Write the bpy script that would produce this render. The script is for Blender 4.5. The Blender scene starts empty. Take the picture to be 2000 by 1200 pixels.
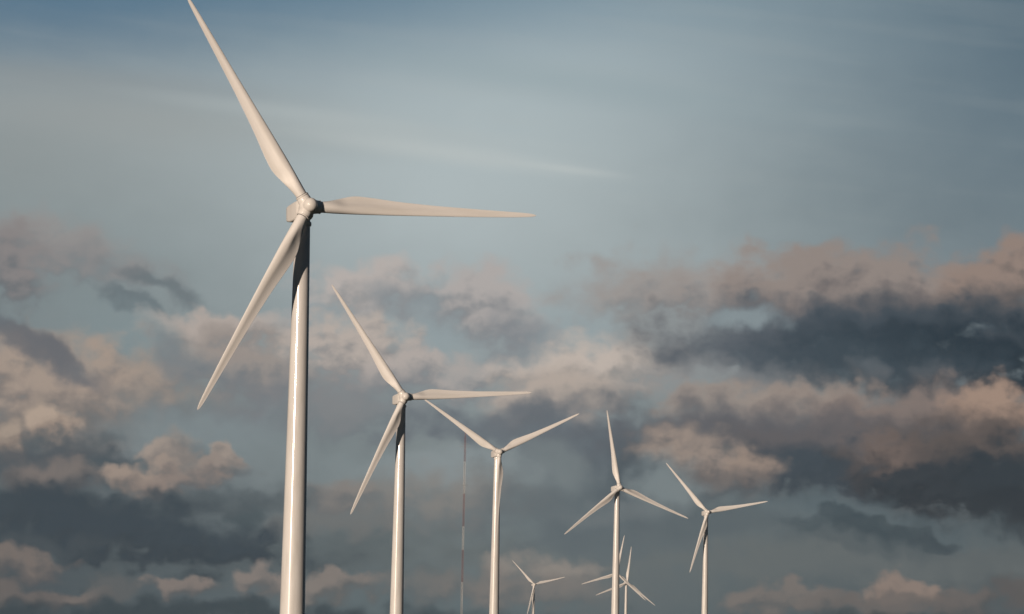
import bpy, bmesh, math, random
from mathutils import Vector, Matrix

random.seed(7)
R = math.radians
scene = bpy.context.scene
COL = scene.collection

# ------------------------------------------------------------------ camera
PITCH, ROLL = R(5.72), R(1.15)
EYE = Vector((0.0, 0.0, 1.7))
LENS = 120.0
F = 2000.0 * LENS / 36.0            # focal length in units of the 2000 px wide photograph
cam_d = bpy.data.cameras.new('camera')
cam_d.lens = LENS
cam_d.sensor_width = 36.0
cam_d.clip_start = 0.5
cam_d.clip_end = 80000.0
cam = bpy.data.objects.new('camera', cam_d)
COL.objects.link(cam)
CAM_ROT = Matrix.Rotation(R(90) + PITCH, 3, 'X') @ Matrix.Rotation(ROLL, 3, 'Z')
cam.matrix_world = Matrix.Translation(EYE) @ CAM_ROT.to_4x4()
scene.camera = cam


def direction(px, py):
    """World direction of a point of the photograph (2000 x 1200)."""
    return CAM_ROT @ Vector(((px - 1000.0) / F, (600.0 - py) / F, -1.0))


def at(px, py, depth):
    return EYE + direction(px, py) * depth


def azel(px, py):
    d = direction(px, py).normalized()
    return math.degrees(math.atan2(d.x, d.y)), math.degrees(math.asin(d.z))


# ------------------------------------------------------------------ colour management
scene.render.engine = 'CYCLES'
vs = scene.view_settings
scene.display_settings.display_device = 'sRGB'
vs.view_transform = 'Standard'
vs.look = 'None'
vs.exposure = 0.0
vs.gamma = 1.0
vs.use_curve_mapping = False
scene.cycles.use_denoising = True
scene.cycles.max_bounces = 5
scene.cycles.caustics_reflective = False
scene.cycles.caustics_refractive = False
scene.cycles.sample_clamp_indirect = 1.0

# ------------------------------------------------------------------ sun
SUN_EL, SUN_AZ = R(6.0), R(-148.0)         # azimuth from +Y, clockwise; the sun stands behind the camera on the left
sun_d = bpy.data.lights.new('sun', 'SUN')
sun_d.energy = 4.1
sun_d.angle = R(0.5)
sun_d.color = (1.0, 0.81, 0.645)
sun = bpy.data.objects.new('sun', sun_d)
COL.objects.link(sun)
to_sun = Vector((math.sin(SUN_AZ) * math.cos(SUN_EL), math.cos(SUN_AZ) * math.cos(SUN_EL), math.sin(SUN_EL)))
sun.rotation_euler = to_sun.to_track_quat('Z', 'Y').to_euler()
sun.location = (0, 0, 300)

# ------------------------------------------------------------------ sky
world = bpy.data.worlds.new('World')
scene.world = world
world.use_nodes = True
nt = world.node_tree
nt.nodes.clear()


def lin(c):
    out = []
    for v in c:
        v = v / 255.0
        out.append(v / 12.92 if v <= 0.04045 else ((v + 0.055) / 1.055) ** 2.4)
    return (out[0], out[1], out[2], 1.0)


class N:
    """Small helper around the world's node tree."""

    @staticmethod
    def put(sock, v):
        if v is None:
            return
        if isinstance(v, bpy.types.NodeSocket):
            nt.links.new(v, sock)
        else:
            sock.default_value = v

    @staticmethod
    def math(op, a, b=None, c=None, clamp=False):
        n = nt.nodes.new('ShaderNodeMath')
        n.operation = op
        n.use_clamp = clamp
        for s, v in zip(n.inputs, (a, b, c)):
            N.put(s, v)
        return n.outputs[0]

    @staticmethod
    def vec(op, a, b=None, scale=None):
        n = nt.nodes.new('ShaderNodeVectorMath')
        n.operation = op
        N.put(n.inputs[0], a)
        N.put(n.inputs[1], b)
        if scale is not None:
            N.put(n.inputs['Scale'], scale)
        return n.outputs['Value'] if op in ('LENGTH', 'DOT_PRODUCT', 'DISTANCE') else n.outputs[0]

    @staticmethod
    def remap(v, a, b, c=0.0, d=1.0, smooth=True):
        n = nt.nodes.new('ShaderNodeMapRange')
        n.interpolation_type = 'SMOOTHSTEP' if smooth else 'LINEAR'
        N.put(n.inputs[0], v)
        for i, x in enumerate((a, b, c, d)):
            N.put(n.inputs[i + 1], x)
        return n.outputs[0]

    @staticmethod
    def mix(f, a, b):
        n = nt.nodes.new('ShaderNodeMix')
        n.data_type = 'RGBA'
        N.put(n.inputs[0], f)
        N.put(n.inputs[6], a)
        N.put(n.inputs[7], b)
        return n.outputs[2]

    @staticmethod
    def noise(v, scale, detail=5.0, rough=0.55, colour=False, dist=0.0, flat=True):
        n = nt.nodes.new('ShaderNodeTexNoise')
        n.noise_dimensions = '2D' if flat else '3D'
        N.put(n.inputs['Vector'], v)
        n.inputs['Scale'].default_value = scale
        n.inputs['Detail'].default_value = detail
        n.inputs['Roughness'].default_value = rough
        n.inputs['Distortion'].default_value = dist
        return n.outputs['Color' if colour else 'Fac']

    @staticmethod
    def lumps(v, scale, detail=3.0, rough=0.5):
        n = nt.nodes.new('ShaderNodeTexVoronoi')
        n.voronoi_dimensions = '2D'
        n.feature = 'SMOOTH_F1'
        n.normalize = True
        N.put(n.inputs['Vector'], v)
        n.inputs['Scale'].default_value = scale
        n.inputs['Detail'].default_value = detail
        n.inputs['Roughness'].default_value = rough
        n.inputs['Smoothness'].default_value = 0.35
        return n.outputs['Distance']

    @staticmethod
    def mapping(v, loc, rot, sc):
        n = nt.nodes.new('ShaderNodeMapping')
        n.vector_type = 'TEXTURE'
        N.put(n.inputs[0], v)
        n.inputs[1].default_value = loc
        n.inputs[2].default_value = rot
        n.inputs[3].default_value = sc
        return n.outputs[0]


tc = nt.nodes.new('ShaderNodeTexCoord')
sep = nt.nodes.new('ShaderNodeSeparateXYZ')
nt.links.new(tc.outputs['Generated'], sep.inputs[0])
DEG = 180.0 / math.pi
az = N.math('MULTIPLY', N.math('ARCTAN2', sep.outputs[0], sep.outputs[1]), DEG)
el = N.math('MULTIPLY', N.math('ARCSINE', sep.outputs[2]), DEG)
comb = nt.nodes.new('ShaderNodeCombineXYZ')
nt.links.new(az, comb.inputs[0])
nt.links.new(el, comb.inputs[1])
P = comb.outputs[0]                                  # azimuth and elevation in degrees

# turbulence, in degrees
w1 = N.vec('SUBTRACT', N.noise(P, 0.55, 3.0, 0.55, True), (0.5, 0.5, 0.5))
w2 = N.vec('SUBTRACT', N.noise(P, 2.3, 5.0, 0.47, True), (0.5, 0.5, 0.5))
PW = N.vec('ADD', N.vec('ADD', P, N.vec('SCALE', w1, scale=0.70)), N.vec('SCALE', w2, scale=0.46))
SQ = N.vec('MULTIPLY', P, (0.75, 1.15, 1.0))
fb = N.math('SUBTRACT', N.noise(SQ, 1.5, 7.0, 0.48), 0.5)                # soft turbulence
PV = N.vec('ADD', P, N.vec('SCALE', w2, scale=0.22))
PV = N.vec('MULTIPLY', PV, (0.85, 1.1, 1.0))
bl = N.math('SUBTRACT', 0.42, N.lumps(PV, 2.2, 3.0, 0.5))                # billows
LUMP = N.math('ADD', N.math('MULTIPLY', bl, 1.25), N.math('MULTIPLY', fb, 1.4))
# relief of the billows: how much each side of a lump is turned to the sun (upper left)
OFF = N.vec('ADD', SQ, (-0.10, 0.14, 0.0))
fb2 = N.math('SUBTRACT', N.noise(OFF, 1.5, 7.0, 0.48), 0.5)
bl2 = N.math('SUBTRACT', 0.42, N.lumps(N.vec('ADD', PV, (-0.10, 0.15, 0.0)), 2.2, 3.0, 0.5))
REL = N.math('ADD', N.math('MULTIPLY', N.math('SUBTRACT', fb, fb2), 2.2),
             N.math('MULTIPLY', N.math('SUBTRACT', bl, bl2), 1.8))

PXD = math.degrees(1.0 / F)                          # one photo pixel in degrees


def make_puff_group():
    """Node group: lays one bank of cloud over the colour that comes in; lit above, shaded below, its base dissolving."""
    g = bpy.data.node_groups.new('cloud_bank', 'ShaderNodeTree')
    for nm, ty in (('Under', 'Color'), ('Where', 'Vector'), ('Lump', 'Float'), ('Relief', 'Float'), ('Centre', 'Vector'),
                   ('Turn', 'Vector'), ('Radius', 'Vector'), ('Lit', 'Color'), ('Shade', 'Color'), ('Opacity', 'Float'),
                   ('Soft', 'Float'), ('Rough', 'Float'), ('Base', 'Float')):
        g.interface.new_socket(nm, in_out='INPUT', socket_type='NodeSocket' + ty)
    g.interface.new_socket('Over', in_out='OUTPUT', socket_type='NodeSocketColor')
    gi = g.nodes.new('NodeGroupInput')
    go = g.nodes.new('NodeGroupOutput')
    L = g.links.new

    def mth(op, *vals):
        n = g.nodes.new('ShaderNodeMath')
        n.operation = op
        for sck, x in zip(n.inputs, vals):
            if isinstance(x, bpy.types.NodeSocket):
                L(x, sck)
            else:
                sck.default_value = x
        return n.outputs[0]

    def ramp(x, a, b, c, d):
        n = g.nodes.new('ShaderNodeMapRange')
        n.interpolation_type = 'SMOOTHSTEP'
        for sck, y in zip(n.inputs, (x, a, b, c, d)):
            if isinstance(y, bpy.types.NodeSocket):
                L(y, sck)
            else:
                sck.default_value = y
        return n.outputs[0]

    def mixc(f, a, b):
        n = g.nodes.new('ShaderNodeMix')
        n.data_type = 'RGBA'
        for sck, y in ((n.inputs[0], f), (n.inputs[6], a), (n.inputs[7], b)):
            L(y, sck)
        return n.outputs[2]
    mp = g.nodes.new('ShaderNodeMapping')
    mp.vector_type = 'TEXTURE'
    for k, nm in enumerate(('Where', 'Centre', 'Turn', 'Radius')):
        L(gi.outputs[nm], mp.inputs[k])
    ln = g.nodes.new('ShaderNodeVectorMath')
    ln.operation = 'LENGTH'
    L(mp.outputs[0], ln.inputs[0])
    t = mth('SUBTRACT', 1.0, ln.outputs['Value'])
    t = mth('MULTIPLY_ADD', gi.outputs['Lump'], gi.outputs['Rough'], t)
    dt = g.nodes.new('ShaderNodeVectorMath')
    dt.operation = 'DOT_PRODUCT'
    L(mp.outputs[0], dt.inputs[0])
    dt.inputs[1].default_value = (-0.25, 0.8, 0.0)
    d = mth('ADD', dt.outputs['Value'], gi.outputs['Relief'])
    al = ramp(t, mth('MULTIPLY', gi.outputs['Soft'], -0.5), mth('MULTIPLY', gi.outputs['Soft'], 0.5), 0.0, gi.outputs['Opacity'])
    al = mth('MULTIPLY', al, ramp(d, -1.15, -0.35, gi.outputs['Base'], 1.0))
    L(mixc(al, gi.outputs['Under'], mixc(ramp(d, -0.7, 0.55, 0.0, 1.0), gi.outputs['Shade'], gi.outputs['Lit'])), go.inputs[0])
    return g


PUFF = make_puff_group()


def tone(c):
    r, g, b = c
    m = (r + g + b) / 3
    k = max(0.0, 1 - m / 190)
    return lin((m + (r - m) * 0.92 - 22 * k, m + (g - m) * 0.9 - 1 - 11 * k, m + (b - m) * 0.88 - 1 - 7 * k))


def puff(col, x, y, rx, ry, lit, shade=None, op=1.0, soft=0.6, amp=0.95, rot=0.0, where=None, base=0.25):
    conv = lin if where is P else tone
    a, e = azel(x, y)
    n = nt.nodes.new('ShaderNodeGroup')
    n.node_tree = PUFF
    i = n.inputs
    N.put(i['Under'], col)
    N.put(i['Where'], where if where is not None else PW)
    N.put(i['Lump'], fb if where is P else LUMP)
    N.put(i['Relief'], REL)
    i['Centre'].default_value = (a, e, 0.0)
    i['Turn'].default_value = (0, 0, R(rot) + ROLL)
    i['Radius'].default_value = (rx * PXD, ry * PXD, 1.0)
    i['Lit'].default_value = conv(lit)
    i['Shade'].default_value = conv(shade or lit)
    i['Opacity'].default_value = op
    i['Soft'].default_value = soft * 1.35
    i['Rough'].default_value = amp
    i['Base'].default_value = base if shade else 1.0
    return n.outputs[0]


# --- clear air, high veil and painted vignette
sky = nt.nodes.new('ShaderNodeTexSky')
sky.sky_type = 'NISHITA'
sky.sun_disc = False
sky.sun_elevation = SUN_EL
sky.sun_rotation = SUN_AZ
sky.air_density = 1.0
sky.dust_density = 2.0
sky.ozone_density = 1.5


def haze(col, x, y, rx, ry, c, op=1.0, rot=0.0):
    return puff(col, x, y, rx, ry, c, None, op, 2.0, 0.25, rot, P)


v = lin((133, 148, 154))
v = haze(v, 1000, -60, 900, 200, (106, 138, 157), 0.9)
v = haze(v, 860, 440, 1050, 420, (178, 189, 191), 1.0)
v = haze(v, 0, 300, 420, 210, (136, 142, 142), 0.8)
v = haze(v, 1900, 420, 520, 150, (112, 122, 124), 0.6)
v = haze(v, 60, 560, 420, 160, (118, 131, 134), 0.7)
v = haze(v, 1000, 900, 1100, 260, (126, 134, 135), 0.85)
v = haze(v, 1000, 1240, 1500, 240, (76, 92, 96), 0.9)
v = haze(v, 10, 1140, 440, 330, (48, 62, 70), 0.9)  # lower left corner: vignette falloff painted into the sky colour
v = haze(v, 2040, 1100, 560, 320, (56, 66, 71), 0.85)  # lower right corner, dimmed in colour the same way

v = haze(v, 0, -70, 620, 150, (64, 100, 127), 0.95)  # upper left corner: deeper blue, with vignette dimming painted in
v = haze(v, 420, -60, 700, 90, (82, 116, 139), 0.7)
v = haze(v, 2100, 60, 470, 400, (72, 96, 112), 0.9)  # upper right corner: painted vignette dimming

# thin cirrus drawn out along the wind
CI = N.mapping(P, (0, 0, 0), (0, 0, R(-6.0)), (5.0, 0.42, 1.0))
ci = N.noise(CI, 1.0, 4.0, 0.5)
cmask = N.math('MULTIPLY', N.remap(ci, 0.45, 0.72), N.remap(el, 6.6, 8.0))
v = N.mix(N.math('MULTIPLY', cmask, 0.06), v, lin((172, 176, 174)))


def streak(col, x, y, rx, ry, c, op, rot):
    return puff(col, x, y, rx, ry, c, None, op, 1.5, 0.25, rot, P)


v = streak(v, 120, 150, 360, 22, (140, 147, 149), 0.45, -4)
v = streak(v, 240, 225, 420, 44, (152, 157, 156), 0.5, -5)
v = streak(v, 690, 238, 300, 14, (176, 184, 184), 0.42, -7)
v = streak(v, 860, 296, 230, 17, (190, 196, 194), 0.42, -8)
v = streak(v, 1110, 331, 78, 6, (192, 198, 196), 0.32, -7)
v = streak(v, 1100, 160, 420, 30, (138, 156, 162), 0.32, -8)

# --- cumulus, far banks first
W, M_, D = (170, 156, 145), (128, 124, 124), (62, 73, 81)
K = [
    # low far layer
    dict(x=1000, y=1085, rx=420, ry=36, lit=(112, 117, 116), op=.7, soft=1.2),
    dict(x=1620, y=1100, rx=520, ry=34, lit=(106, 110, 109), op=.8, soft=1.2),
    dict(x=520, y=1090, rx=300, ry=60, lit=(88, 96, 98), op=.7, soft=1.2),
    dict(x=1240, y=1050, rx=200, ry=38, lit=(98, 107, 111), op=.8, soft=.8),
    # left, upper
    dict(x=105, y=485, rx=120, ry=46, lit=(152, 146, 143), shade=(130, 131, 132), op=.85, rot=-10, soft=1.0),
    dict(x=190, y=525, rx=120, ry=34, lit=(142, 138, 137), shade=(126, 130, 132), op=.7, rot=-18, soft=1.1),
    dict(x=15, y=520, rx=75, ry=62, lit=(140, 132, 130), shade=(112, 112, 115), op=.9, rot=-30, soft=.9),
    dict(x=300, y=556, rx=80, ry=13, lit=(108, 116, 120), op=.75, rot=-22, soft=1.2, amp=1.2),
    dict(x=262, y=604, rx=66, ry=13, lit=(100, 108, 113), op=.78, rot=-26, soft=1.1, amp=1.2),
    # left bank
    dict(x=420, y=660, rx=150, ry=42, lit=(182, 170, 161), shade=(144, 137, 133), op=1, soft=.5),
    dict(x=470, y=725, rx=130, ry=66, lit=(158, 146, 138), shade=(122, 122, 124), op=.9, soft=.9, rot=-15),
    dict(x=260, y=660, rx=110, ry=40, lit=(132, 146, 149), op=.8, soft=1.3, rot=-20),
    dict(x=255, y=755, rx=90, ry=46, lit=(160, 145, 133), shade=(132, 124, 119), op=.85, soft=.9),
    dict(x=80, y=765, rx=190, ry=100, lit=(170, 151, 136), shade=(136, 124, 117), op=.97, soft=.8, rot=-6),
    dict(x=45, y=650, rx=115, ry=24, lit=(104, 105, 111), op=.8, rot=-32, soft=1.1, amp=1.3),
    dict(x=140, y=705, rx=80, ry=18, lit=(108, 108, 113), op=.75, rot=-32, soft=.9, amp=1.0),
    dict(x=380, y=715, rx=75, ry=26, lit=(122, 126, 130), op=.7, rot=-24, soft=1.1),
    dict(x=330, y=790, rx=110, ry=28, lit=(146, 138, 131), shade=(124, 124, 123), op=.55, soft=1.2),
    dict(x=480, y=825, rx=140, ry=26, lit=(120, 122, 126), op=.55, soft=1.2),
    # centre
    dict(x=730, y=575, rx=110, ry=50, lit=(184, 175, 169), shade=(152, 149, 148), op=.95, soft=.7),
    dict(x=850, y=610, rx=100, ry=36, lit=(134, 141, 146), op=.7, soft=1.2, rot=-12),
    dict(x=960, y=605, rx=95, ry=68, lit=(176, 169, 165), shade=(138, 138, 140), op=.95, soft=.75, rot=-30),
    dict(x=845, y=672, rx=100, ry=24, lit=(146, 159, 163), op=.75, soft=1.2),
    dict(x=1125, y=635, rx=80, ry=60, lit=(150, 163, 167), op=.65, soft=1.3),
    dict(x=610, y=635, rx=60, ry=26, lit=(148, 160, 164), op=.6, soft=1.2),
    dict(x=1030, y=655, rx=60, ry=36, lit=(130, 133, 138), op=.6, soft=1.2, rot=-40),
    dict(x=680, y=690, rx=110, ry=46, lit=(184, 172, 162), shade=(142, 138, 137), op=.97, soft=.6),
    dict(x=800, y=730, rx=90, ry=40, lit=(180, 170, 163), shade=(136, 136, 138), op=.95, soft=.65),
    dict(x=960, y=740, rx=110, ry=36, lit=(172, 165, 160), shade=(134, 135, 137), op=.9, soft=.8),
    dict(x=1180, y=720, rx=140, ry=56, lit=(192, 180, 169), shade=(154, 147, 141), op=1, soft=.7),
    dict(x=1090, y=790, rx=110, ry=56, lit=(182, 168, 156), shade=(144, 136, 132), op=.95, soft=.8),
    dict(x=680, y=800, rx=190, ry=52, lit=(126, 128, 132), shade=(114, 119, 124), op=.6, soft=1.0),
    dict(x=650, y=790, rx=70, ry=34, lit=(138, 136, 136), op=.5, soft=1.1),
    dict(x=1000, y=832, rx=180, ry=34, lit=(106, 111, 118), op=.85, soft=.9),
    dict(x=890, y=915, rx=140, ry=30, lit=(142, 151, 153), op=.9, soft=1.2),
    dict(x=690, y=925, rx=90, ry=36, lit=(132, 142, 144), op=.75, soft=1.2),
    dict(x=1010, y=935, rx=90, ry=36, lit=(128, 136, 138), op=.6, soft=1.2),
    dict(x=1180, y=870, rx=120, ry=70, lit=(98, 105, 112), op=.85, soft=1.0),
    dict(x=860, y=985, rx=150, ry=48, lit=(140, 132, 125), shade=(116, 118, 118), op=.75, soft=1.0),
    dict(x=1120, y=985, rx=130, ry=60, lit=(96, 105, 110), op=.75, soft=1.1),
    dict(x=640, y=985, rx=80, ry=34, lit=(140, 130, 123), shade=(110, 109, 109), op=.85, soft=.7),
    dict(x=560, y=975, rx=70, ry=24, lit=(94, 101, 104), op=.8, soft=.7),
    dict(x=650, y=1030, rx=120, ry=20, lit=(122, 118, 114), op=.6, soft=1.1),
    dict(x=480, y=1015, rx=40, ry=22, lit=(72, 84, 89), op=.85, soft=.6),
    # right great cloud
    dict(x=1150, y=560, rx=60, ry=36, lit=(158, 158, 157), op=.5, soft=1.2),
    dict(x=1770, y=640, rx=330, ry=105, lit=(112, 105, 104), shade=(80, 85, 92), op=.97, soft=.9, amp=.5),
    dict(x=1420, y=570, rx=230, ry=62, lit=(158, 150, 145), shade=(134, 130, 129), op=.95, soft=.9),
    dict(x=1700, y=578, rx=270, ry=82, lit=(150, 136, 128), shade=(118, 108, 106), op=.97, soft=.7),
    dict(x=1965, y=560, rx=140, ry=66, lit=(152, 131, 119), shade=(112, 100, 95), op=.97, soft=.6, rot=20),
    dict(x=1350, y=650, rx=130, ry=46, lit=(138, 138, 138), op=.7, soft=1.1),
    dict(x=1560, y=680, rx=230, ry=72, lit=(94, 98, 105), shade=(82, 89, 97), op=.95, soft=.8),
    dict(x=1800, y=660, rx=240, ry=66, lit=(72, 79, 87), shade=(56, 66, 75), op=.95, soft=.9),
    dict(x=1920, y=715, rx=230, ry=66, lit=(48, 58, 67), shade=(40, 51, 60), op=.97, soft=.7),
    dict(x=1700, y=720, rx=200, ry=40, lit=(70, 79, 87), op=.8, soft=1.0),
    dict(x=1450, y=627, rx=72, ry=20, lit=(140, 152, 156), op=.85, soft=1.1, rot=8),
    dict(x=1380, y=740, rx=140, ry=26, lit=(146, 146, 146), op=.6, soft=1.2),
    dict(x=1690, y=722, rx=26, ry=16, lit=(108, 112, 116), op=.55, soft=1.4, amp=1.3),
    dict(x=1815, y=722, rx=36, ry=12, lit=(98, 100, 104), op=.55, soft=1.4, amp=1.3, rot=-20),
    # right second bank
    dict(x=1740, y=880, rx=380, ry=105, lit=(106, 99, 98), shade=(66, 70, 77), op=.95, soft=.9, amp=.5),
    dict(x=1560, y=790, rx=190, ry=34, lit=(164, 148, 136), shade=(132, 122, 117), op=.9, soft=.9),
    dict(x=1360, y=795, rx=50, ry=28, lit=(158, 144, 134), shade=(130, 122, 118), op=.8, soft=.8),
    dict(x=1780, y=822, rx=230, ry=56, lit=(136, 119, 111), shade=(98, 90, 89), op=.95, soft=.7),
    dict(x=1960, y=815, rx=100, ry=58, lit=(168, 140, 121), shade=(124, 104, 93), op=.95, soft=.6),
    dict(x=1440, y=845, rx=230, ry=44, lit=(100, 99, 104), shade=(90, 92, 99), op=.9, soft=1.0),
    dict(x=1680, y=865, rx=260, ry=48, lit=(104, 96, 96), shade=(78, 80, 86), op=.9, soft=1.0),
    dict(x=1920, y=890, rx=170, ry=62, lit=(100, 86, 80), shade=(60, 60, 64), op=.9, soft=.9),
    dict(x=1600, y=925, rx=200, ry=48, lit=(68, 76, 84), shade=(62, 70, 78), op=.95, soft=.8),
    dict(x=1300, y=930, rx=110, ry=70, lit=(82, 90, 96), op=.8, soft=1.0),
    dict(x=1370, y=895, rx=100, ry=42, lit=(164, 145, 131), shade=(118, 108, 104), op=.9, soft=.85, rot=-22),
    dict(x=1470, y=918, rx=48, ry=34, lit=(160, 139, 124), shade=(120, 107, 101), op=.92, soft=.7),
    dict(x=1400, y=960, rx=100, ry=34, lit=(112, 104, 101), shade=(88, 88, 91), op=.8, soft=.9),
    dict(x=1305, y=955, rx=50, ry=54, lit=(128, 138, 140), op=.9, soft=1.0, rot=-40),
    dict(x=1210, y=1005, rx=110, ry=16, lit=(116, 122, 124), op=.6, soft=1.2),
    dict(x=1085, y=905, rx=50, ry=40, lit=(126, 134, 135), op=.65, soft=1.1, rot=-30),
    dict(x=1780, y=925, rx=110, ry=50, lit=(142, 117, 103), shade=(92, 80, 77), op=.95, soft=.8, rot=-20),
    dict(x=1930, y=970, rx=230, ry=62, lit=(50, 57, 64), shade=(40, 47, 54), op=.97, soft=.6, rot=-14),
    dict(x=1990, y=1010, rx=100, ry=36, lit=(42, 49, 56), op=.9, soft=.6, rot=-16),
    # clear strip below it and the ragged dark shreds
    dict(x=1560, y=1000, rx=120, ry=30, lit=(106, 118, 122), op=.6, soft=1.1, rot=-10),
    dict(x=1760, y=1020, rx=180, ry=26, lit=(92, 106, 111), op=.6, soft=1.1, rot=-10),
    dict(x=1590, y=1036, rx=44, ry=18, lit=(72, 84, 89), op=.85, soft=.6, amp=.8),
    dict(x=1640, y=1014, rx=32, ry=20, lit=(68, 80, 86), op=.9, soft=.5, amp=.8),
    dict(x=1668, y=1028, rx=40, ry=22, lit=(66, 78, 84), op=.92, soft=.5, amp=.9),
    dict(x=1722, y=1026, rx=26, ry=18, lit=(68, 80, 85), op=.9, soft=.5, amp=.8),
    dict(x=1740, y=1044, rx=90, ry=18, lit=(64, 76, 82), op=.92, soft=.6, amp=.9, rot=-6),
    dict(x=1790, y=1036, rx=18, ry=13, lit=(70, 81, 86), op=.85, soft=.5, amp=.8),
    dict(x=1825, y=1056, rx=46, ry=11, lit=(64, 75, 81), op=.88, soft=.5, amp=.8, rot=-8),
    dict(x=1690, y=1066, rx=130, ry=16, lit=(86, 94, 97), op=.7, soft=1.1, rot=-6),
    dict(x=1430, y=1030, rx=130, ry=34, lit=(92, 101, 105), op=.7, soft=1.0),
    # left lower
    dict(x=110, y=870, rx=200, ry=50, lit=(112, 107, 105), shade=(88, 91, 94), op=.8, soft=1.0),
    dict(x=400, y=850, rx=150, ry=34, lit=(132, 143, 146), op=.8, soft=1.2),
    dict(x=520, y=915, rx=80, ry=50, lit=(128, 137, 139), op=.75, soft=1.2),
    dict(x=98, y=840, rx=52, ry=36, lit=(184, 163, 144), shade=(160, 140, 125), op=.95, soft=.5, amp=.4),
    dict(x=8, y=870, rx=28, ry=40, lit=(172, 153, 136), shade=(134, 118, 108), op=.92, soft=.55, amp=.4),
    dict(x=60, y=905, rx=170, ry=24, lit=(84, 88, 93), op=.85, soft=.8),
    dict(x=215, y=925, rx=50, ry=26, lit=(76, 87, 93), op=.8, soft=.8),
    dict(x=105, y=948, rx=80, ry=40, lit=(130, 117, 110), shade=(98, 94, 95), op=.9, soft=.7),
    dict(x=325, y=890, rx=34, ry=24, lit=(168, 151, 138), shade=(138, 127, 120), op=.92, soft=.5),
    dict(x=432, y=893, rx=28, ry=22, lit=(166, 149, 136), shade=(128, 120, 115), op=.92, soft=.5),
    dict(x=360, y=925, rx=110, ry=20, lit=(138, 128, 121), shade=(100, 101, 103), op=.85, soft=.7),
    dict(x=262, y=936, rx=48, ry=24, lit=(166, 146, 131), shade=(126, 114, 107), op=.92, soft=.6),
    dict(x=318, y=930, rx=26, ry=18, lit=(166, 147, 133), shade=(128, 117, 111), op=.85, soft=.6),
    dict(x=352, y=868, rx=22, ry=26, lit=(150, 139, 130), shade=(122, 117, 114), op=.75, soft=.8),
    dict(x=398, y=917, rx=26, ry=15, lit=(156, 140, 129), shade=(120, 112, 108), op=.8, soft=.7),
    dict(x=340, y=948, rx=80, ry=22, lit=(150, 132, 121), shade=(110, 103, 101), op=.85, soft=.8),
    dict(x=330, y=985, rx=190, ry=20, lit=(82, 90, 94), op=.85, soft=.9),
    dict(x=60, y=1000, rx=240, ry=44, lit=(54, 66, 75), shade=(46, 58, 67), op=.95, soft=.8),
    dict(x=250, y=1050, rx=270, ry=56, lit=(52, 65, 75), shade=(46, 58, 67), op=.95, soft=.8, rot=-6),
    dict(x=80, y=1060, rx=130, ry=16, lit=(72, 79, 84), op=.6, soft=1.1),
    dict(x=40, y=1105, rx=80, ry=28, lit=(128, 113, 104), shade=(92, 88, 88), op=.92, soft=.5),
    dict(x=80, y=1168, rx=80, ry=22, lit=(114, 102, 96), shade=(78, 77, 78), op=.85, soft=.6),
    dict(x=165, y=1165, rx=44, ry=18, lit=(122, 110, 103), shade=(86, 84, 84), op=.85, soft=.5),
    dict(x=225, y=1150, rx=40, ry=22, lit=(102, 99, 97), op=.7, soft=.7),
    dict(x=345, y=1150, rx=58, ry=20, lit=(138, 123, 114), shade=(98, 95, 94), op=.92, soft=.45),
    dict(x=505, y=1148, rx=62, ry=28, lit=(142, 128, 119), shade=(104, 100, 98), op=.92, soft=.5),
    dict(x=655, y=1150, rx=80, ry=26, lit=(140, 127, 118), shade=(102, 100, 98), op=.92, soft=.5),
    # bottom edge, centre and right
    dict(x=880, y=1150, rx=110, ry=26, lit=(122, 116, 111), shade=(96, 100, 101), op=.7, soft=.8),
    dict(x=1075, y=1112, rx=90, ry=30, lit=(152, 141, 131), shade=(126, 120, 115), op=.85, soft=.7),
    dict(x=1060, y=1160, rx=130, ry=34, lit=(132, 122, 115), shade=(108, 106, 104), op=.8, soft=.9),
    dict(x=1250, y=1160, rx=110, ry=40, lit=(104, 110, 111), op=.6, soft=1.1),
    dict(x=1530, y=1172, rx=80, ry=26, lit=(130, 118, 110), shade=(102, 99, 97), op=.88, soft=.55),
    dict(x=1620, y=1178, rx=60, ry=20, lit=(118, 108, 102), shade=(96, 94, 93), op=.8, soft=.6),
    dict(x=1750, y=1155, rx=58, ry=34, lit=(150, 129, 116), shade=(112, 101, 95), op=.95, soft=.45),
    dict(x=1720, y=1182, rx=70, ry=20, lit=(116, 105, 99), op=.8, soft=.6),
    dict(x=1890, y=1176, rx=60, ry=24, lit=(114, 102, 96), shade=(88, 86, 85), op=.85, soft=.55),
    dict(x=1985, y=1160, rx=50, ry=26, lit=(100, 90, 86), op=.8, soft=.7),
    dict(x=260, y=1204, rx=520, ry=20, lit=(52, 64, 70), op=.85, soft=.9),
    dict(x=1850, y=1215, rx=300, ry=16, lit=(60, 66, 68), op=.7, soft=1.0),
]


tiles = 0


def bank(x0, x1, y0, y1):
    """Background shader of one window of the sky, with only the cloud banks that reach into it."""
    global tiles
    tiles += 1
    c = v
    here = N.vec('ADD', PW, (tiles * 1e-5, 0.0, 0.0))       # keeps each window's chain of nodes its own
    for k in K:
        mx, my = k['rx'] * 2.0 + 60, k['ry'] * 2.0 + 60
        r = abs(math.sin(R(k.get('rot', 0.0))))
        my += r * k['rx'] * 2.0
        mx += r * k['ry']
        if k['x'] + mx > x0 and k['x'] - mx < x1 and k['y'] + my > y0 and k['y'] - my < y1:
            c = puff(c, where=here, **k)
    b = nt.nodes.new('ShaderNodeBackground')
    N.put(b.inputs[0], c)
    b.inputs[1].default_value = 1.06
    return b.outputs[0]


def choose(cond, if0, if1):
    m = nt.nodes.new('ShaderNodeMixShader')
    N.put(m.inputs[0], cond)
    N.put(m.inputs[1], if0)
    N.put(m.inputs[2], if1)
    return m.outputs[0]


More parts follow.
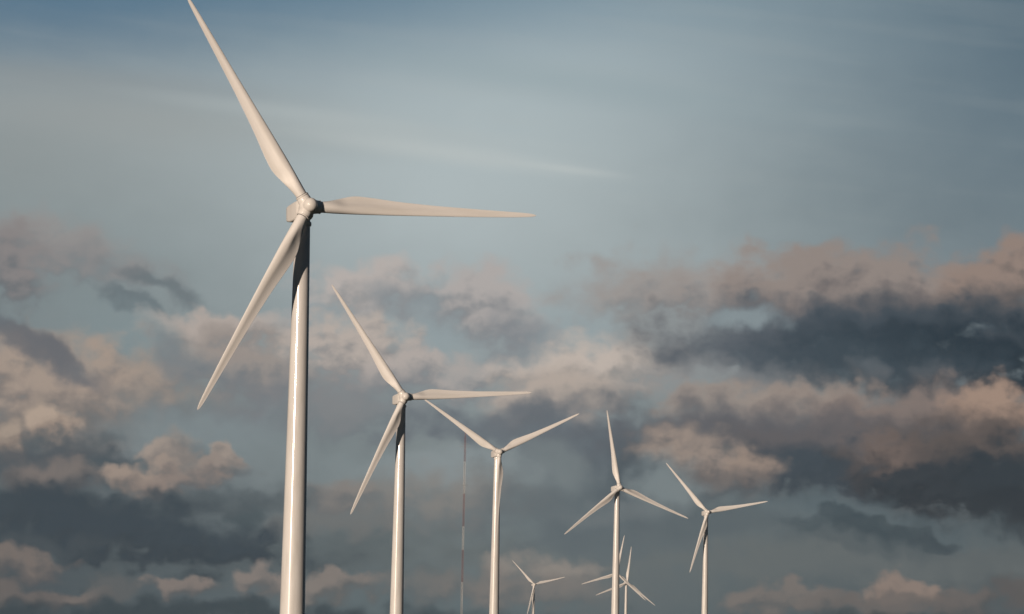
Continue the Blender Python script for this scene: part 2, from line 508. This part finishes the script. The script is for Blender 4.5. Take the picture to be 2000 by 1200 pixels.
def row(xs, y0, y1):
    """Binary choice between neighbouring windows (saves evaluating the clouds of all the others)."""
    if len(xs) == 2:
        return bank(xs[0], xs[1], y0, y1)
    m = len(xs) // 2
    left = row(xs[:m + 1], y0, y1)
    right = row(xs[m:], y0, y1)
    return choose(N.math('GREATER_THAN', az, azel(xs[m], 800)[0]), left, right)


BIG = 99999
XS = [-BIG, 400, 800, 1200, 1600, BIG]
YS = [330, 800]


def el_of(y):
    return azel(1000, y)[1]


view = row(XS, YS[-1], BIG)
for y1, y0 in zip(reversed(YS[1:]), reversed(YS[:-1])):
    view = choose(N.math('GREATER_THAN', el, el_of(y1)), view, row(XS, y0, y1))
view = choose(N.math('GREATER_THAN', el, el_of(YS[0])), view, bank(0, 1, -BIG - 1, -BIG))

# the rest of the dome: unseen dark cover added over the plain sky to deepen shade
gen = N.noise(tc.outputs['Generated'], 3.0, 6.0, 0.6, flat=False)
bg_sky = nt.nodes.new('ShaderNodeBackground')
nt.links.new(sky.outputs[0], bg_sky.inputs[0])
bg_sky.inputs[1].default_value = 0.05
bg_dark = nt.nodes.new('ShaderNodeBackground')
bg_dark.inputs[0].default_value = lin((30, 46, 60))
ms0 = nt.nodes.new('ShaderNodeMixShader')
nt.links.new(N.remap(gen, 0.3, 0.5, 0.86, 0.985), ms0.inputs[0])
nt.links.new(bg_sky.outputs[0], ms0.inputs[1])
nt.links.new(bg_dark.outputs[0], ms0.inputs[2])
near = N.math('MULTIPLY', N.remap(N.math('ABSOLUTE', az), 16.0, 30.0, 1.0, 0.0), N.remap(el, 16.0, 28.0, 1.0, 0.0))
ms1 = nt.nodes.new('ShaderNodeMixShader')
nt.links.new(near, ms1.inputs[0])
nt.links.new(ms0.outputs[0], ms1.inputs[1])
nt.links.new(view, ms1.inputs[2])
wo = nt.nodes.new('ShaderNodeOutputWorld')
nt.links.new(ms1.outputs[0], wo.inputs[0])




# ------------------------------------------------------------------ materials
def principled(name, base, rough, coat=0.0, spots=None, bump=0.0, scale=1.0):
    m = bpy.data.materials.new(name)
    m.use_nodes = True
    t = m.node_tree
    b = t.nodes['Principled BSDF']
    b.inputs['Base Color'].default_value = (*base, 1)
    b.inputs['Roughness'].default_value = rough
    b.inputs['Coat Weight'].default_value = coat
    b.inputs['Coat Roughness'].default_value = 0.11
    tcn = t.nodes.new('ShaderNodeTexCoord')
    if spots is not None:
        mp = t.nodes.new('ShaderNodeMapping')
        mp.inputs['Scale'].default_value = (1.0, 1.0, 0.12)
        t.links.new(tcn.outputs['Object'], mp.inputs[0])
        n = t.nodes.new('ShaderNodeTexNoise')
        n.inputs['Scale'].default_value = scale
        n.inputs['Detail'].default_value = 6
        n.inputs['Roughness'].default_value = 0.65
        t.links.new(mp.outputs[0], n.inputs['Vector'])
        r = t.nodes.new('ShaderNodeValToRGB')
        r.color_ramp.elements[0].position = 0.32
        r.color_ramp.elements[0].color = (*spots, 1)
        r.color_ramp.elements[1].position = 0.58
        r.color_ramp.elements[1].color = (*base, 1)
        t.links.new(n.outputs[0], r.inputs[0])
        t.links.new(r.outputs[0], b.inputs['Base Color'])
        mr = t.nodes.new('ShaderNodeMapRange')
        mr.inputs[3].default_value = rough + 0.08
        mr.inputs[4].default_value = rough - 0.04
        t.links.new(n.outputs[0], mr.inputs[0])
        t.links.new(mr.outputs[0], b.inputs['Roughness'])
    return m


M_TOWER = principled('tower_paint', (0.71, 0.70, 0.685), 0.5, 1.0, (0.60, 0.585, 0.56), scale=0.9)
M_BLADE = principled('blade_gelcoat', (0.80, 0.785, 0.77), 0.5, 0.0, (0.73, 0.71, 0.68), scale=0.7)
M_SHELL = principled('shell_paint', (0.78, 0.76, 0.735), 0.45, 0.4, (0.70, 0.68, 0.65), scale=0.8)
M_SEAL = principled('rubber_seal', (0.12, 0.12, 0.12), 0.6)
M_STEEL = principled('grey_steel', (0.30, 0.31, 0.32), 0.5)
M_RED = principled('red_paint', (0.32, 0.13, 0.11), 0.5)
M_WHITE = principled('white_paint', (0.75, 0.74, 0.72), 0.5)


# ------------------------------------------------------------------ helpers
def link_mesh(name, bm, mat, parent=None, smooth=True, angle=None):
    bmesh.ops.recalc_face_normals(bm, faces=bm.faces)
    me = bpy.data.meshes.new(name)
    bm.to_mesh(me)
    bm.free()
    for p in me.polygons:
        p.use_smooth = smooth
    if angle is not None:
        me.set_sharp_from_angle(angle=angle)
    me.materials.append(mat)
    o = bpy.data.objects.new(name, me)
    COL.objects.link(o)
    if parent is not None:
        o.parent = parent
    return o


def rings(bm, loops, cap0=True, cap1=True):
    """Skin a list of equally long vertex loops."""
    vl = [[bm.verts.new(p) for p in lp] for lp in loops]
    n = len(vl[0])
    for a, b in zip(vl, vl[1:]):
        for i in range(n):
            bm.faces.new((a[i], a[(i + 1) % n], b[(i + 1) % n], b[i]))
    if cap0:
        bm.faces.new(list(reversed(vl[0])))
    if cap1:
        bm.faces.new(vl[-1])
    return vl


def lathe(bm, prof, axis_from, axis_to, seg=48):
    """prof: (distance along axis, radius)."""
    a = Vector(axis_from)
    d = (Vector(axis_to) - a).normalized()
    u = d.orthogonal().normalized()
    w = d.cross(u)
    loops = []
    for s, r in prof:
        loops.append([a + d * s + (u * math.cos(2 * math.pi * i / seg) + w * math.sin(2 * math.pi * i / seg)) * r
                      for i in range(seg)])
    rings(bm, loops)


def rod(bm, a, b, r, seg=6):
    a, b = Vector(a), Vector(b)
    lathe(bm, [(0, r), ((b - a).length, r)], a, b, seg)


def interp(tab, x):
    for (x0, y0), (x1, y1) in zip(tab, tab[1:]):
        if x <= x1:
            t = (x - x0) / (x1 - x0)
            return y0 + (y1 - y0) * t
    return tab[-1][1]


def smooth_tab(tab, x, w):
    return sum(interp(tab, x + w * k / 4.0) for k in range(-4, 5)) / 9.0


# ------------------------------------------------------------------ one turbine
HUB_H, ROTOR = 85.0, 45.0
OVER = 3.3                       # hub centre ahead of the tower axis
TILT = R(7.0)
CHORD = [(0, 2.05), (3.2, 2.05), (9.0, 3.75), (12, 3.5), (18, 2.72), (25, 2.08), (32, 1.62), (38, 1.22), (42, .92), (44.2, .62), (45, .16)]
LEAD = [(0, 1.025), (3.2, 1.025), (9.0, 1.12), (16, 1.02), (25, .80), (34, .58), (41, .36), (44.2, .16), (45, -.06)]
TWIST = [(0, 11), (4, 11), (9, 9.5), (18, 6), (28, 3), (38, 1.0), (45, -0.5)]
THICK = [(0, 1.0), (2.6, 1.0), (5.5, .66), (9, .40), (15, .28), (28, .21), (45, .16)]


def section(n=40):
    """Unit aerofoil: x from 0 (nose) to 1, y half heights; suction side +, pressure side with a hollow rear."""
    pts = []
    for i in range(n):
        ph = 2 * math.pi * i / n
        x = 0.5 * (1 - math.cos(ph))
        yt = 5 * (0.2969 * math.sqrt(max(x, 0)) - 0.126 * x - 0.3516 * x * x + 0.2843 * x ** 3 - 0.1015 * x ** 4)
        if ph <= math.pi:
            y = yt * 1.05
        else:
            y = -yt * 0.95 + 0.42 * max(0.0, x - 0.38) * (1 - x) / 0.155 * 0.62
        pts.append((x, y, ph))
    return pts


SEC = section()


def blade_bm():
    bm = bmesh.new()
    stations = [2.3, 2.8, 3.3, 3.8, 4.4, 5, 5.6, 6.2, 7, 7.8, 8.6, 9.4, 10.2, 11, 12, 13.5, 15, 17, 19, 21, 23, 25, 27, 29, 31,
                33, 35, 37, 39, 40.5, 42, 43, 43.8, 44.4, 44.8, 45.0]
    loops = []
    for r in stations:
        c = smooth_tab(CHORD, r, 1.1 if r < 43.5 else 0.05)
        le = smooth_tab(LEAD, r, 1.1 if r < 43.5 else 0.05)
        th = smooth_tab(THICK, r, 0.9)
        tw = R(interp(TWIST, r))
        circ = max(0.0, min(1.0, (7.6 - r) / 4.8))
        circ = circ * circ * (3 - 2 * circ)
        bend = -0.9 * (r / 45.0) ** 2.5          # blade tips are bent a little into the wind
        lp = []
        for x, y, ph in SEC:
            fx, fy = le - x * c, y * c * th
            cx, cy = le - 0.5 * c + 0.5 * c * math.cos(ph), 0.5 * c * math.sin(ph)
            X = fx * (1 - circ) + cx * circ
            Y = fy * (1 - circ) + cy * circ
            lp.append(Vector((X * math.cos(tw) + Y * math.sin(tw), -X * math.sin(tw) + Y * math.cos(tw) + bend, r)))
        loops.append(lp)
    rings(bm, loops)
    return bm


def collar_bm():
    bm = bmesh.new()
    lathe(bm, [(2.06, 1.0), (2.06, 1.22), (2.13, 1.27), (2.30, 1.27), (2.37, 1.20), (2.37, 1.0)], (0, 0, 0), (0, 0, 1), 40)
    return bm


def seal_bm():
    bm = bmesh.new()
    lathe(bm, [(2.365, 0.9), (2.365, 1.10), (2.47, 1.10), (2.47, 0.9)], (0, 0, 0), (0, 0, 1), 40)
    return bm


def hub_bm():
    """Three socket drums blended onto a round spinner."""
    bm = bmesh.new()
    bmesh.ops.create_uvsphere(bm, u_segments=40, v_segments=24, radius=1.72)
    bmesh.ops.scale(bm, vec=(1.0, 0.92, 1.0), verts=bm.verts)
    for k in range(3):
        a = k * 2 * math.pi / 3
        d = Vector((math.sin(a), 0, math.cos(a)))
        lathe(bm, [(0.2, 1.34), (1.3, 1.30), (2.0, 1.22), (2.09, 1.16), (2.09, 0.5)], (0, 0, 0), d, 40)
    lathe(bm, [(0.0, 1.5), (1.2, 1.46), (1.75, 1.42)], (0, 0, 0), (0, 1, 0), 40)
    return bm


def nose_bm():
    bm = bmesh.new()
    prof = [(0.6, 1.40), (1.2, 1.36)]
    for i in range(13):
        t = i / 12 * math.pi / 2
        prof.append((1.6 + 1.26 * math.sin(t), max(0.02, 1.30 * math.cos(t))))
    lathe(bm, prof, (0, 0, 0), (0, -1, 0), 48)
    return bm


def nacelle_bm():
    """Rounded box along +Y (downwind), its belly deeper over the tower than at the tail."""
    bm = bmesh.new()
    st = [(1.45, .80, .86, -.92), (1.5, 1.38, 1.30, -1.40), (1.9, 1.62, 1.46, -1.62), (2.6, 1.68, 1.52, -1.80),
          (4.6, 1.70, 1.54, -1.95), (6.2, 1.70, 1.52, -1.92), (7.6, 1.68, 1.48, -1.72), (8.7, 1.62, 1.42, -1.50),
          (8.95, 1.50, 1.32, -1.36), (9.05, 1.15, 1.0, -1.05)]
    loops = []
    n = 48
    for y, hw, top, bot in st:
        lp = []
        for i in range(n):
            a = 2 * math.pi * (i + 0.5) / n
            ca, sa = math.cos(a), math.sin(a)
            e = 0.22
            X = hw * math.copysign(abs(ca) ** e, ca)
            zc, hz = (top + bot) / 2, (top - bot) / 2
            Z = zc + hz * math.copysign(abs(sa) ** e, sa)
            lp.append(Vector((X, y, Z)))
        loops.append(lp)
    rings(bm, loops)
    return bm


def tower_bm():
    bm = bmesh.new()
    top = HUB_H - 2.05
    r0, r1 = 2.47, 1.42
    prof = []

    def rad(z):
        return r0 + (r1 - r0) * z / top
    joints = [0.4, 13.0, 33.0, 57.0]
    zs = sorted([-6.0, 0.0, top] + [top * k / 16 for k in range(1, 16)])
    for j in joints:
        zs += [j - 0.06, j - 0.05, j + 0.05, j + 0.06]
    for z in sorted(zs):
        r = rad(max(z, 0))
        if any(abs(z - j) <= 0.052 for j in joints):
            r += 0.022
        prof.append((z + 6.0, r))
    lathe(bm, prof, (0, 0, -6.0), (0, 0, 1), 72)
    return bm


def yaw_ring_bm():
    bm = bmesh.new()
    z = HUB_H - 2.5
    lathe(bm, [(0, 1.44), (0, 1.60), (0.12, 1.66), (0.62, 1.66), (0.75, 1.60), (0.75, 1.2)], (0, 0, z), (0, 0, 1), 56)
    return bm


def mast_vane_bm():
    bm = bmesh.new()
    rod(bm, (0, 0, 0), (0, 0, 1.5), 0.035)
    rod(bm, (-0.45, 0, 1.3), (0.45, 0, 1.3), 0.03)
    lathe(bm, [(0, .02), (.05, .12), (.14, .12), (.2, .02)], (-0.45, 0, 1.3), (-0.45, 0, 2), 12)
    lathe(bm, [(0, .02), (.05, .12), (.14, .12), (.2, .02)], (0.45, 0, 1.3), (0.45, 0, 2), 12)
    return bm


def make_turbine():
    root = bpy.data.objects.new('wind_turbine', None)
    COL.objects.link(root)
    tw = link_mesh('tower', tower_bm(), M_TOWER, root, True, R(40))
    link_mesh('yaw_ring', yaw_ring_bm(), M_TOWER, root, True, R(30))
    na = link_mesh('nacelle', nacelle_bm(), M_SHELL, root, True, R(50))
    na.matrix_local = Matrix.Translation((0, -OVER, HUB_H)) @ Matrix.Rotation(-TILT * 0.5, 4, 'X')
    va = link_mesh('weather_vane', mast_vane_bm(), M_STEEL, na, True, R(40))
    va.location = (0.5, 7.6, 1.45)
    hb = link_mesh('hub', hub_bm(), M_SHELL, root, True, R(40))
    link_mesh('nose_cap', nose_bm(), M_SHELL, hb, True, R(50))
    bl = link_mesh('blade', blade_bm(), M_BLADE, root, True, R(60))
    link_mesh('root_collar', collar_bm(), M_SHELL, bl, True, R(30))
    link_mesh('root_seal', seal_bm(), M_SEAL, bl, True, R(30))
    for _ in range(2):
        c = bl.copy()
        COL.objects.link(c)
        c.parent = root
        for g in list(bl.children):
            d = g.copy()
            COL.objects.link(d)
            d.parent = c
    root['category'] = 'wind turbine'
    root['group'] = 'wind turbines of the wind farm'
    return root


def pose_rotor(root, phase):
    """phase: angle of the first blade from straight up, clockwise seen from upwind."""
    base = Matrix.Translation((0, -OVER, HUB_H)) @ Matrix.Rotation(-TILT, 4, 'X')
    k = 0
    for ch in root.children:
        nm = ch.name.split('.')[0]
        if nm == 'hub':
            ch.matrix_local = base @ Matrix.Rotation(phase, 4, 'Y')
        elif nm == 'blade':
            ch.matrix_local = base @ Matrix.Rotation(phase + k * 2 * math.pi / 3, 4, 'Y')
            k += 1


def copy_tree(o, parent=None):
    c = o.copy()
    COL.objects.link(c)
    c.parent = parent
    for ch in list(o.children):
        copy_tree(ch, c)
    return c


# hub seen in the photograph, its three blade tips, apparent blade length, yaw of the rotor to the right of the camera
TURBINES = [
    (602, 404, 465, 19.0, [(368, -2), (1042, 421), (391, 800)],
     'nearest and tallest white wind turbine, shadow of its lower blade across the upper tower'),
    (790, 776, 257, 19.0, [(651, 557), (1033, 769), (684, 1000)],
     'second largest wind turbine, its level right blade crossing the tip of the turbine behind'),
    (975, 884, 180.5, 18.0, [(820, 782), (1135, 812), (961, 1056)],
     'wind turbine with one blade hanging straight down in front of its own tower'),
    (1210, 953, 151.5, 25.0, [(1191, 803), (1340, 1013), (1103, 1040)],
     'wind turbine with one blade pointing nearly straight up and a small rotor behind its tower'),
    (1382, 1001, 124, 20.0, [(1308, 905), (1500, 985), (1350, 1119)],
     'rightmost wind turbine, standing alone before dark cloud'),
    (1044, 1142, 63.6, 20.0, [(1001, 1098), (1103, 1131), (1028, 1198)],
     'small far wind turbine low between the hanging-blade turbine and the upright-blade turbine'),
    (1205, 1120, 76, 20.0, [(1220, 1046), (1137, 1140), (1257, 1174)],
     'far wind turbine whose tower and hub hide behind the tower of the upright-blade turbine'),
    (1225, 1138, 70.5, 22.0, [(1234, 1068), (1277, 1183), (1164, 1160)],
     'small far wind turbine just right of the upright-blade tower, blades overlapping a hidden neighbour'),
]
bases = []
proto = make_turbine()
for i, (hx, hy, L, yaw, tips, label) in enumerate(TURBINES):
    t = proto if i == 0 else copy_tree(proto)
    L *= 1.018
    yaw -= 2.0
    depth = F * ROTOR / L
    hub = at(hx, hy, depth)
    # rotor axis points to the camera, turned to the right by yaw
    view_az = math.atan2(hub.x, hub.y)
    rz = R(yaw) - view_az
    off = Matrix.Rotation(rz, 3, 'Z') @ Vector((0, -OVER, 0))
    t.location = (hub.x - off.x, hub.y - off.y, hub.z - HUB_H)
    t.rotation_euler = (0, 0, rz)
    c = math.cos(R(yaw))
    s = Vector((0, 0))
    for tx, ty in tips:
        a = math.atan2((tx - hx) / c, -(ty - hy))        # clockwise from up
        s += Vector((math.cos(3 * a), math.sin(3 * a)))
    ph = math.atan2(s.y, s.x) / 3 - ROLL
    pose_rotor(t, ph)
    t['label'] = label
    bases.append(t.location.copy())
    print('turbine', i, [round(q, 1) for q in t.location], round(math.degrees(ph), 1))


# ------------------------------------------------------------------ radio mast
def make_mast():
    top_l = at(907, 846, 3000.0)
    low = at(903.6, 1190, 3000.0)
    x, y = (top_l.x + low.x) / 2, 3000.0
    ppm = F / 3000.0
    ground = -2.0
    root = bpy.data.objects.new('radio_mast', None)
    COL.objects.link(root)
    root.location = (x, y, ground)
    H = top_l.z - ground

    def z_of(py):
        return at(905, py, 3000.0).z - ground
    marks = [902, 965, 1029, 1075, 1138]
    lev = [H - 3.0] + [z_of(m) for m in marks] + [z_of(1205), z_of(1205) * 0.0]
    half = 0.85
    corner = [(half * math.cos(R(90 + 120 * k)), half * math.sin(R(90 + 120 * k))) for k in range(3)]
    red = True
    for zt, zb in zip(lev, lev[1:]):
        bm = bmesh.new()
        n = max(2, int(round((zt - zb) / 2.4)))
        for (cx, cy) in corner:
            rod(bm, (cx, cy, zb), (cx, cy, zt), 0.08)
        for j in range(n):
            z0, z1 = zb + (zt - zb) * j / n, zb + (zt - zb) * (j + 1) / n
            for k in range(3):
                a, b = corner[k], corner[(k + 1) % 3]
                if j % 2:
                    a, b = b, a
                rod(bm, (*a, z0), (*b, z1), 0.06, 5)
                rod(bm, (*a, z1), (*b, z1), 0.05, 5)
        s = link_mesh('lattice_section', bm, M_RED if red else M_WHITE, root)
        s['label'] = 'red painted lattice band' if red else 'white painted lattice band'
        red = not red
    # antenna pole on the top and cross arms below it
    bm = bmesh.new()
    rod(bm, (0, 0, H - 3.0), (0, 0, H + 2.0), 0.2, 8)
    link_mesh('antenna', bm, M_RED, root)
    for py, w in ((873, 4.6), (867, 3.0), (948, 2.8)):
        z = z_of(py)
        bm = bmesh.new()
        rod(bm, (-w, -0.7, z), (w, -0.7, z), 0.09, 6)
        for sx in (-w, -w * .55, w * .55, w):
            rod(bm, (sx, -0.7, z - 0.9), (sx, -0.7, z + 1.1), 0.07, 6)
        link_mesh('antenna_arm', bm, M_STEEL, root)
    root['label'] = 'slender red and white banded lattice radio mast among the wind turbines'
    root['category'] = 'radio mast'
    return root.location.copy()


bases.append(make_mast())


# ------------------------------------------------------------------ ground
def ground_height(x, y):
    num, den = 0.0, 1e-9
    for b in bases + [Vector((0, 0, 0)), Vector((-300, 200, 0)), Vector((300, 200, 0))]:
        d2 = (x - b.x) ** 2 + (y - b.y) ** 2 + 400.0
        w = 1.0 / d2 ** 1.5
        num += w * b.z
        den += w
    return num / den


gbm = bmesh.new()
xs = [-9000, -6000, -3500] + [-2000 + 100 * k for k in range(41)] + [3500, 6000, 9000]
ys = [-3000, -1200, -500] + [-200 + 100 * k for k in range(56)] + [6300, 7500, 9000]
gv = []
for yy in ys:
    row = []
    for xx in xs:
        h = ground_height(xx, yy)
        if abs(xx) > 3000 or yy > 6000 or yy < -400:
            h = min(h, 0.0) - 4.0
        row.append(gbm.verts.new((xx, yy, h)))
    gv.append(row)
for j in range(len(ys) - 1):
    for i in range(len(xs) - 1):
        gbm.faces.new((gv[j][i], gv[j][i + 1], gv[j + 1][i + 1], gv[j + 1][i]))
M_GRASS = bpy.data.materials.new('field_grass')
M_GRASS.use_nodes = True
gt = M_GRASS.node_tree
gb = gt.nodes['Principled BSDF']
gb.inputs['Roughness'].default_value = 0.95
gtc = gt.nodes.new('ShaderNodeTexCoord')
gn = gt.nodes.new('ShaderNodeTexNoise')
gn.inputs['Scale'].default_value = 0.02
gn.inputs['Detail'].default_value = 10
gt.links.new(gtc.outputs['Object'], gn.inputs['Vector'])
gr = gt.nodes.new('ShaderNodeValToRGB')
gr.color_ramp.elements[0].position = 0.35
gr.color_ramp.elements[0].color = (0.028, 0.038, 0.014, 1)
gr.color_ramp.elements[1].position = 0.65
gr.color_ramp.elements[1].color = (0.065, 0.068, 0.03, 1)
gt.links.new(gn.outputs[0], gr.inputs[0])
gt.links.new(gr.outputs[0], gb.inputs['Base Color'])
g = link_mesh('ground', gbm, M_GRASS)
g['kind'] = 'structure'


# ------------------------------------------------------------------ air
hb = bmesh.new()
bmesh.ops.create_cube(hb, size=1.0)
bmesh.ops.scale(hb, vec=(18040.0, 12040.0, 400.0), verts=hb.verts)
bmesh.ops.translate(hb, vec=(0.0, 3000.0, 150.0), verts=hb.verts)
M_AIR = bpy.data.materials.new('air')
M_AIR.use_nodes = True
at_ = M_AIR.node_tree
at_.nodes.clear()
pv = at_.nodes.new('ShaderNodeVolumePrincipled')
pv.inputs['Color'].default_value = (0.80, 0.90, 1.0, 1.0)
pv.inputs['Density'].default_value = 3.0e-5
pv.inputs['Anisotropy'].default_value = 0.2
ao = at_.nodes.new('ShaderNodeOutputMaterial')
at_.links.new(pv.outputs[0], ao.inputs['Volume'])
hz = link_mesh('haze', hb, M_AIR, smooth=False)
hz['kind'] = 'stuff'
